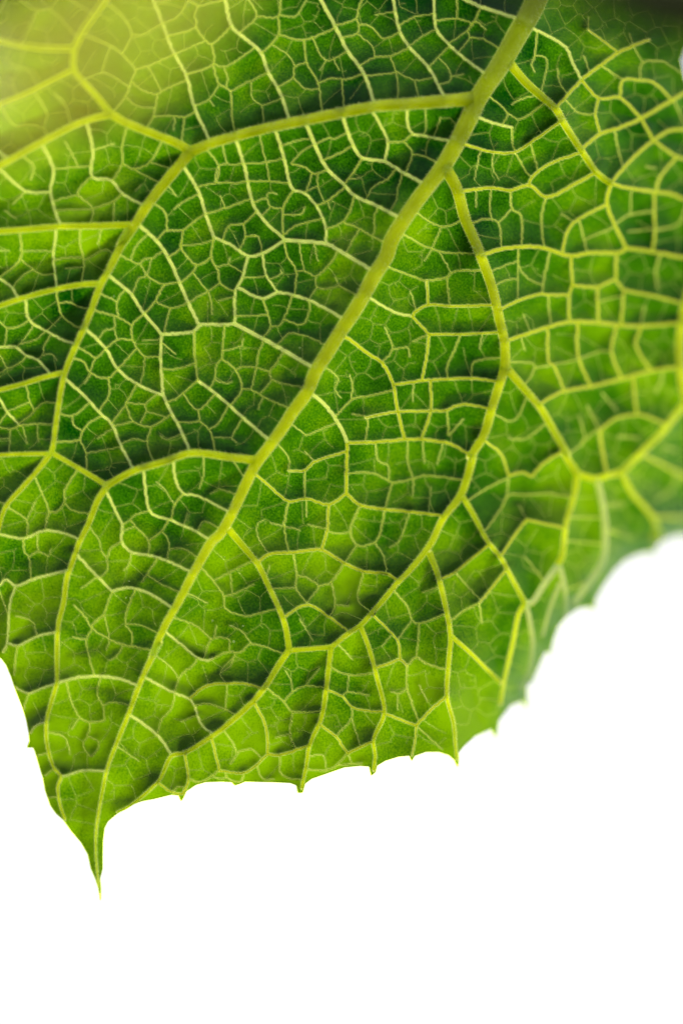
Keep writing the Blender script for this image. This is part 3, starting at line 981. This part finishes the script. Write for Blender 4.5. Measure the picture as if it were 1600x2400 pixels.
def joined(name, items, nseg, mat, parent, **kw):
    VV = []; FF = []; o = 0; th = []
    for p, w in items:
        if len(p) < 2: continue
        v, f = ridge(p, w, nseg, **kw); VV.append(v); FF.append(f + o); o += len(v); th.append(np.repeat(w / 80.0, nseg + 1))
    return mesh_obj(name, np.vstack(VV), np.vstack(FF), mat, parent, attr=dict(thick=np.concatenate(th)) if nseg >= 8 else None)

inleaf = lambda p: inside(p[:, 0], p[:, 1], outline)
small = []
parts = []
for v in veins:
    w = widths(v); p = v[2]
    ok = inleaf(p)
    if ok.sum() < 2: continue
    a, b = np.nonzero(ok)[0][[0, -1]]; p = p[a:b + 1]; w = w[a:b + 1]
    w = w * (1 + (.05 if v[0] in 'TQ' else .008) * np.interp(np.arange(len(p)), np.linspace(0, len(p), max(2, len(p) // 4)), rng.normal(0, 1, max(2, len(p) // 4))))
    de = np.minimum(np.arange(len(p)), np.arange(len(p))[::-1]) * np.hypot(*(p[1] - p[0]))
    if v[0] in 'TQ':
        w = w * (1 + .45 * np.exp(-de / 7)); dk = np.arange(len(p)) * np.hypot(*(p[1] - p[0]))
        for e in v[3:]: w = w * (.25 + .75 * (1 - np.exp(-(dk if e == 0 else dk[::-1]) / 16)))
    elif v[0] == 'L': w = w * (1 + .30 * np.exp(-de / 22))
    if v[0] == 'M': o = joined('midrib', [(p, w)], 12, rib_mat, leaf, hk=.4)
    elif v[0] == 'L': joined('lateral_vein', [(p, w)], 8, pale_sheen_mat if p[:, 0].mean() > 1200 and p[:, 1].mean() > 1260 else rib_mat, leaf, hk=.45)
    else:
        lng = np.hypot(*np.diff(p, axis=0).T).sum(); parts.append((lng * w.mean() * (1 if 0 < p[:, 0].mean() < 1600 and p[:, 1].mean() > 0 else .2), v[0], p, w))
parts.sort(key=lambda q: -q[0])
for k, (_, kd, p, w) in enumerate([q for q in parts if q[1] == 'T']): joined('cross_vein', [(p, w)], 6, side_vein_mat if p[:, 0].mean() - np.interp(p[:, 1].mean(), mid[o_, 1], mid[o_, 0]) > 120 else vein_mat, leaf, hk=.4)
qs = [q for q in parts if q[1] == 'Q']
for _, kd, p, w in qs[:300]: joined('veinlet', [(p, w)], 4, veinlet_mat, leaf, hk=.4)
small += [(p, w) for _, kd, p, w in qs[300:]]

# the finest net: Voronoi borders of scattered points, cut where they reach a traced vein
barrier = dALL < 1.2
lab = np.zeros((NY, NX), int)
def components(free):
    L_ = np.where(free, idx + 1, 0)
    for _ in range(400):
        P_ = L_.copy()
        for a in (0, 1):
            for s in (1, -1):
                sh = np.roll(L_, s, a); L_ = np.where(free, np.maximum(L_, sh), 0)
        # pointer jumping
        flat = L_.ravel(); nz_ = flat > 0; flat[nz_] = np.maximum(flat[nz_], flat[flat[nz_] - 1]); L_ = flat.reshape(L_.shape)
        if (L_ == P_).all(): break
    return L_
inl = inside(GX, GY, outline)
comp = components(inl & ~barrier)
cell = 24.0; seeds = []; grid = {}
tries = rng.uniform((X0, Y0), (X1, Y1), (60000, 2))
dd = samp(dALL, tries[:, 0], tries[:, 1]); cc = samp(comp, tries[:, 0], tries[:, 1])
dens = 33.0
for (x, y), d, c in zip(tries, dd, cc):
    if c == 0 or d < 6.5: continue
    k = (int(x // cell), int(y // cell)); good = True
    for a in range(-2, 3):
        for b in range(-2, 3):
            for q in grid.get((k[0] + a, k[1] + b), ()):
                if (q[0] - x) ** 2 + (q[1] - y) ** 2 < dens * dens: good = False; break
            if not good: break
        if not good: break
    if good: grid.setdefault(k, []).append((x, y)); seeds.append((x, y, c))
seeds = np.array(seeds); sc_ = seeds[:, 2].astype(int)
tri = delaunay_2d_cdt([Vector(s[:2]) for s in seeds], [], [], 0, 1e-6)
tv = np.array([tuple(v) for v in tri[0]]); tf = np.array(tri[2]); orig = np.array([o[0] if o else -1 for o in tri[3]])
A_, B_, C_ = tv[tf[:, 0]], tv[tf[:, 1]], tv[tf[:, 2]]
d_ = 2 * (A_[:, 0] * (B_[:, 1] - C_[:, 1]) + B_[:, 0] * (C_[:, 1] - A_[:, 1]) + C_[:, 0] * (A_[:, 1] - B_[:, 1]))
d_[np.abs(d_) < 1e-6] = 1e-6
sq = lambda q: (q ** 2).sum(1)
cc_ = np.c_[(sq(A_) * (B_[:, 1] - C_[:, 1]) + sq(B_) * (C_[:, 1] - A_[:, 1]) + sq(C_) * (A_[:, 1] - B_[:, 1])) / d_,
            (sq(A_) * (C_[:, 0] - B_[:, 0]) + sq(B_) * (A_[:, 0] - C_[:, 0]) + sq(C_) * (B_[:, 0] - A_[:, 0])) / d_]
edges = {}
for f, (a, b, c) in enumerate(tf):
    for e in ((a, b), (b, c), (c, a)): edges.setdefault((min(e), max(e)), []).append(f)
net = []; twigs = []
for (a, b), fs in edges.items():
    if len(fs) != 2: continue
    ca, cb = sc_[orig[a]], sc_[orig[b]]
    if ca != cb: continue
    p, q = cc_[fs[0]], cc_[fs[1]]; L_ = np.hypot(*(q - p))
    if L_ < 3 or L_ > 130: continue
    m = (tv[a] + tv[b]) / 2; dr = (q - p) / L_
    # start from the border point nearest the seeds' midpoint, walk both ways until a vein or the end
    t0 = np.clip((m - p) @ dr, 0, L_)
    ends = []
    for sgn, lim, f in ((-1, t0, fs[0]), (1, L_ - t0, fs[1])):
        other = any(sc_[orig[k]] != ca for k in tf[f]); lim2 = lim + (16 if other else 0)
        s = np.arange(0, lim2 + .01, 2.0); P_ = p + dr * (t0 + sgn * s)[:, None]
        dv = samp(dALL, P_[:, 0], P_[:, 1]); hit = np.nonzero(dv < 1.0)[0]
        ends.append(P_[hit[0]] if len(hit) else p + dr * (t0 + sgn * lim))
    pa, pb = ends; L_ = np.hypot(*(pb - pa))
    if L_ < 6 or rng.random() < .05: continue
    n = max(3, int(L_ / 4)); s = np.linspace(0, 1, n)[:, None]; nn = np.array([-dr[1], dr[0]])
    P_ = pa + (pb - pa) * s + nn * (np.sin(s * math.pi) * rng.normal(0, 1.6)) ; P_[1:-1] += rng.normal(0, .5, (n - 2, 2))
    if not inside(P_[[0, -1], 0], P_[[0, -1], 1], outline).all(): continue
    net.append((P_, np.full(n, rng.uniform(.7, 1.5))))
    if rng.random() < .22:
        k = rng.integers(1, n - 1); sg = rng.choice([-1, 1]); l = rng.uniform(7, 15); an = rng.normal(0, .4)
        dv = nn * sg * math.cos(an) + dr * math.sin(an); u = np.linspace(0, 1, 4)[:, None]
        T_ = P_[k] + dv * l * u + dr * u ** 2 * rng.normal(0, 3)
        twigs.append((T_, np.linspace(1.0, .5, 4)))
small += net + twigs
dN = dist_field([(p, w * .7) for p, w in small], 9.0)
vm = np.clip(1 - (np.minimum(dML, dT) + .6) / 2.4, 0, 1)
vm = np.maximum(vm, .6 * np.clip(1 - (dQ + .5) / 2.2, 0, 1))
vm = np.maximum(vm, .17 * np.clip(1 - dN / 2.2, 0, 1)).ravel()[used]
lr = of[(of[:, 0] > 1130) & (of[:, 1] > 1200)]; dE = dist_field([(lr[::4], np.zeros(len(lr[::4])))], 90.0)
down = np.clip(1 - dE / 75, 0, 1) * sst(1120, 1230, GX) * (.65 + .35 * np.clip(noise(40, 21), -1, 1))  # mask: pale grazing sheen of the rolled margin, painted into the blade colour
hsh = ((comp * 7919) % 1009) / 1009.0; tone = np.clip(tone + np.where(comp > 0, .15 * (hsh - .5), 0), 0, 1.1); tone = blur(tone, 1)
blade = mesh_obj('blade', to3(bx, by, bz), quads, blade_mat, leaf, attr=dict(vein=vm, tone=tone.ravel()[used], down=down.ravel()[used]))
fine = joined('fine_vein_net', small, 3, veinlet_mat, leaf, hk=.35, sink=.4); fine['kind'] = 'stuff'

for (sx, sy, sr_) in [(548, 1504, 3.6), (570, 1467, 2.6), (543, 1467, 2.4), (498, 1455, 3.2), (527, 1306, 2.4), (296, 1401, 2.2), (306, 1402, 2.2), (303, 1362, 1.8), (268, 695, 2.6), (703, 815, 2.2)]:
    th = np.linspace(0, 2 * math.pi, 9)[:-1]; X_ = np.r_[sx, sx + sr_ * .6 * np.cos(th), sx + sr_ * np.cos(th)]; Y_ = np.r_[sy, sy + sr_ * .6 * np.sin(th), sy + sr_ * np.sin(th)]
    Z_ = surf(X_, Y_) + np.r_[1.6, np.full(8, 1.2), np.full(8, -.3)]; q = np.arange(8)
    mesh_obj('speck', to3(X_, Y_, Z_), [np.stack([0 * q, 1 + q, 1 + (q + 1) % 8], -1), np.stack([1 + q, 9 + q, 9 + (q + 1) % 8, 1 + (q + 1) % 8], -1)], hair_mat, leaf)
# the thickened rim that runs round the margin and its teeth
rim = resample(np.vstack([outline, outline[:1]]), 3.0)
joined('leaf_margin', [(rim, np.full(len(rim), 3.0))], 5, margin_mat, leaf, hk=.3, sink=.8)

# ------------------------------------------------------------------ short hairs on the thick veins
HV = []; HF = []; o = 0
for v in veins:
    if v[0] not in 'ML': continue
    p = v[2]; w = widths(v); t = np.gradient(p, axis=0); t /= np.hypot(*t.T)[:, None]
    seg = np.hypot(*np.diff(p, axis=0).T).sum(); n = int(seg * (w.mean() ** .8) * .16)
    k = rng.integers(0, len(p), n); th = rng.uniform(-1.45, 1.45, n); nn = np.c_[-t[k, 1], t[k, 0]]
    off = nn * (w[k] * .5 * np.sin(th))[:, None]; jx = p[k] + off + t[k] * rng.uniform(-3, 3, n)[:, None]
    bz_ = surf(p[k, 0], p[k, 1]) + .46 * w[k] * np.cos(th) - .3
    ln = rng.uniform(3.0, 8.5, n) * (.6 + w[k] / 60)
    dirx = nn * (np.sin(th) * ln)[:, None] + t[k] * (ln * rng.normal(.3, .35, n))[:, None]
    tip = jx + dirx; tz = bz_ + np.cos(th) * ln * .9
    sd_ = t[k] * .45
    V = np.stack([to3(jx[:, 0] + sd_[:, 0], jx[:, 1] + sd_[:, 1], bz_), to3(jx[:, 0] - sd_[:, 0], jx[:, 1] - sd_[:, 1], bz_), to3(tip[:, 0], tip[:, 1], tz)], 1)
    ok = inleaf(p[k]); V = V[ok]; m = len(V)
    HV.append(V.reshape(-1, 3)); HF.append(np.arange(m * 3).reshape(m, 3) + o); o += m * 3
hairs = mesh_obj('vein_hairs', np.vstack(HV), np.vstack(HF), hair_mat, leaf, smooth_=False); hairs['kind'] = 'stuff'
# ------------------------------------------------------------------ the dark stem above, near the lens and far out of focus
stem = bpy.data.objects.new('stem', None); col.objects.link(stem); stem.matrix_world = LEAF_M
prop(stem, label='dark thick stem crossing above the leaf base, blurred close to the lens', category='stem')
def tube(pts, rad, n=28):
    pts = np.asarray(pts); t = np.gradient(pts, axis=0); t /= np.linalg.norm(t, axis=1)[:, None]
    a = np.cross(t, (0, 0, 1.0)); a /= np.linalg.norm(a, axis=1)[:, None]; b = np.cross(t, a)
    th = np.linspace(0, 2 * math.pi, n, endpoint=False); rr = rad[:, None] * (1 + .05 * np.cos(5 * th))[None, :]
    V = pts[:, None] + rr[..., None] * (np.cos(th)[None, :, None] * a[:, None] + np.sin(th)[None, :, None] * b[:, None])
    m = len(pts); ii = np.arange(m - 1)[:, None] * n; k = np.arange(n)[None, :]; k2 = (k + 1) % n
    return V.reshape(-1, 3), np.stack([ii + k, ii + k2, ii + n + k2, ii + n + k], -1).reshape(-1, 4)
ctl = np.array([(820, -300), (1060, -180), (1280, -90), (1460, -40), (1640, 8), (1850, 80), (2150, 220)], float)
cl = smooth(ctl, 12); P3 = to3(cl[:, 0], cl[:, 1], np.full(len(cl), 1350.0))
sr = np.interp(cl[:, 0], [800, 1250, 1460, 1700, 2150], [55, 72, 100, 130, 140]) * .54 * PX
mesh_obj('stalk', *tube(P3, sr), stem_mat, stem)
kn = np.argmin(abs(cl[:, 0] - 1500)); sl = slice(kn - 5, kn + 6)
mesh_obj('node', *tube(P3[sl], sr[sl] * (1.0 + .10 * np.cos(np.linspace(-1.5, 1.5, 11)))), stem_mat, stem)
# ------------------------------------------------------------------ a slender young leaf added close to the lens, blurred into the top-left glow
veil = bpy.data.objects.new('veil_leaf', None); col.objects.link(veil); veil.matrix_world = LEAF_M
prop(veil, label='slender yellow-green young leaf, added close to the lens and blurred to make the upper left glow', category='leaf')
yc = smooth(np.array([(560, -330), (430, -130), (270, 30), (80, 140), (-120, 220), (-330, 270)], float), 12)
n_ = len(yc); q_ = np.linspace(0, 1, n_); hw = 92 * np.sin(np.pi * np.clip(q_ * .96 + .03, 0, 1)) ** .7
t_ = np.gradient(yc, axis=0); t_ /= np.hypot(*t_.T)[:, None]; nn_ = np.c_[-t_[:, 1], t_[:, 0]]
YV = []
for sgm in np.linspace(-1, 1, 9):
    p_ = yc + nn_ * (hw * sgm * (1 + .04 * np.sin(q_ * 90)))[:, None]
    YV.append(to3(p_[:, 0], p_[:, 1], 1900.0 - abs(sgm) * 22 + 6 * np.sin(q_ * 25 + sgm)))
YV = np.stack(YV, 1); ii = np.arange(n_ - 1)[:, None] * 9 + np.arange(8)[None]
veil_mat = tissue('veil_leaf_tissue', [(.15, .16, .012), (.18, .19, .02)], [(.03, .05, .01), (.04, .06, .01)], rough=.5)
mesh_obj('blade', YV.reshape(-1, 3), np.stack([ii, ii + 9, ii + 10, ii + 1], -1).reshape(-1, 4), veil_mat, veil)
P3 = to3(yc[:, 0], yc[:, 1], np.full(n_, 1903.0)); mesh_obj('midrib', *tube(P3, (3 + 6 * (1 - q_)) * .35 * PX, 10), rib_mat, veil)
print('veins', len(veins), 'T', sum(v[0] == 'T' for v in veins), 'Q', len(qs), 'net', len(net), 'seeds', len(seeds))
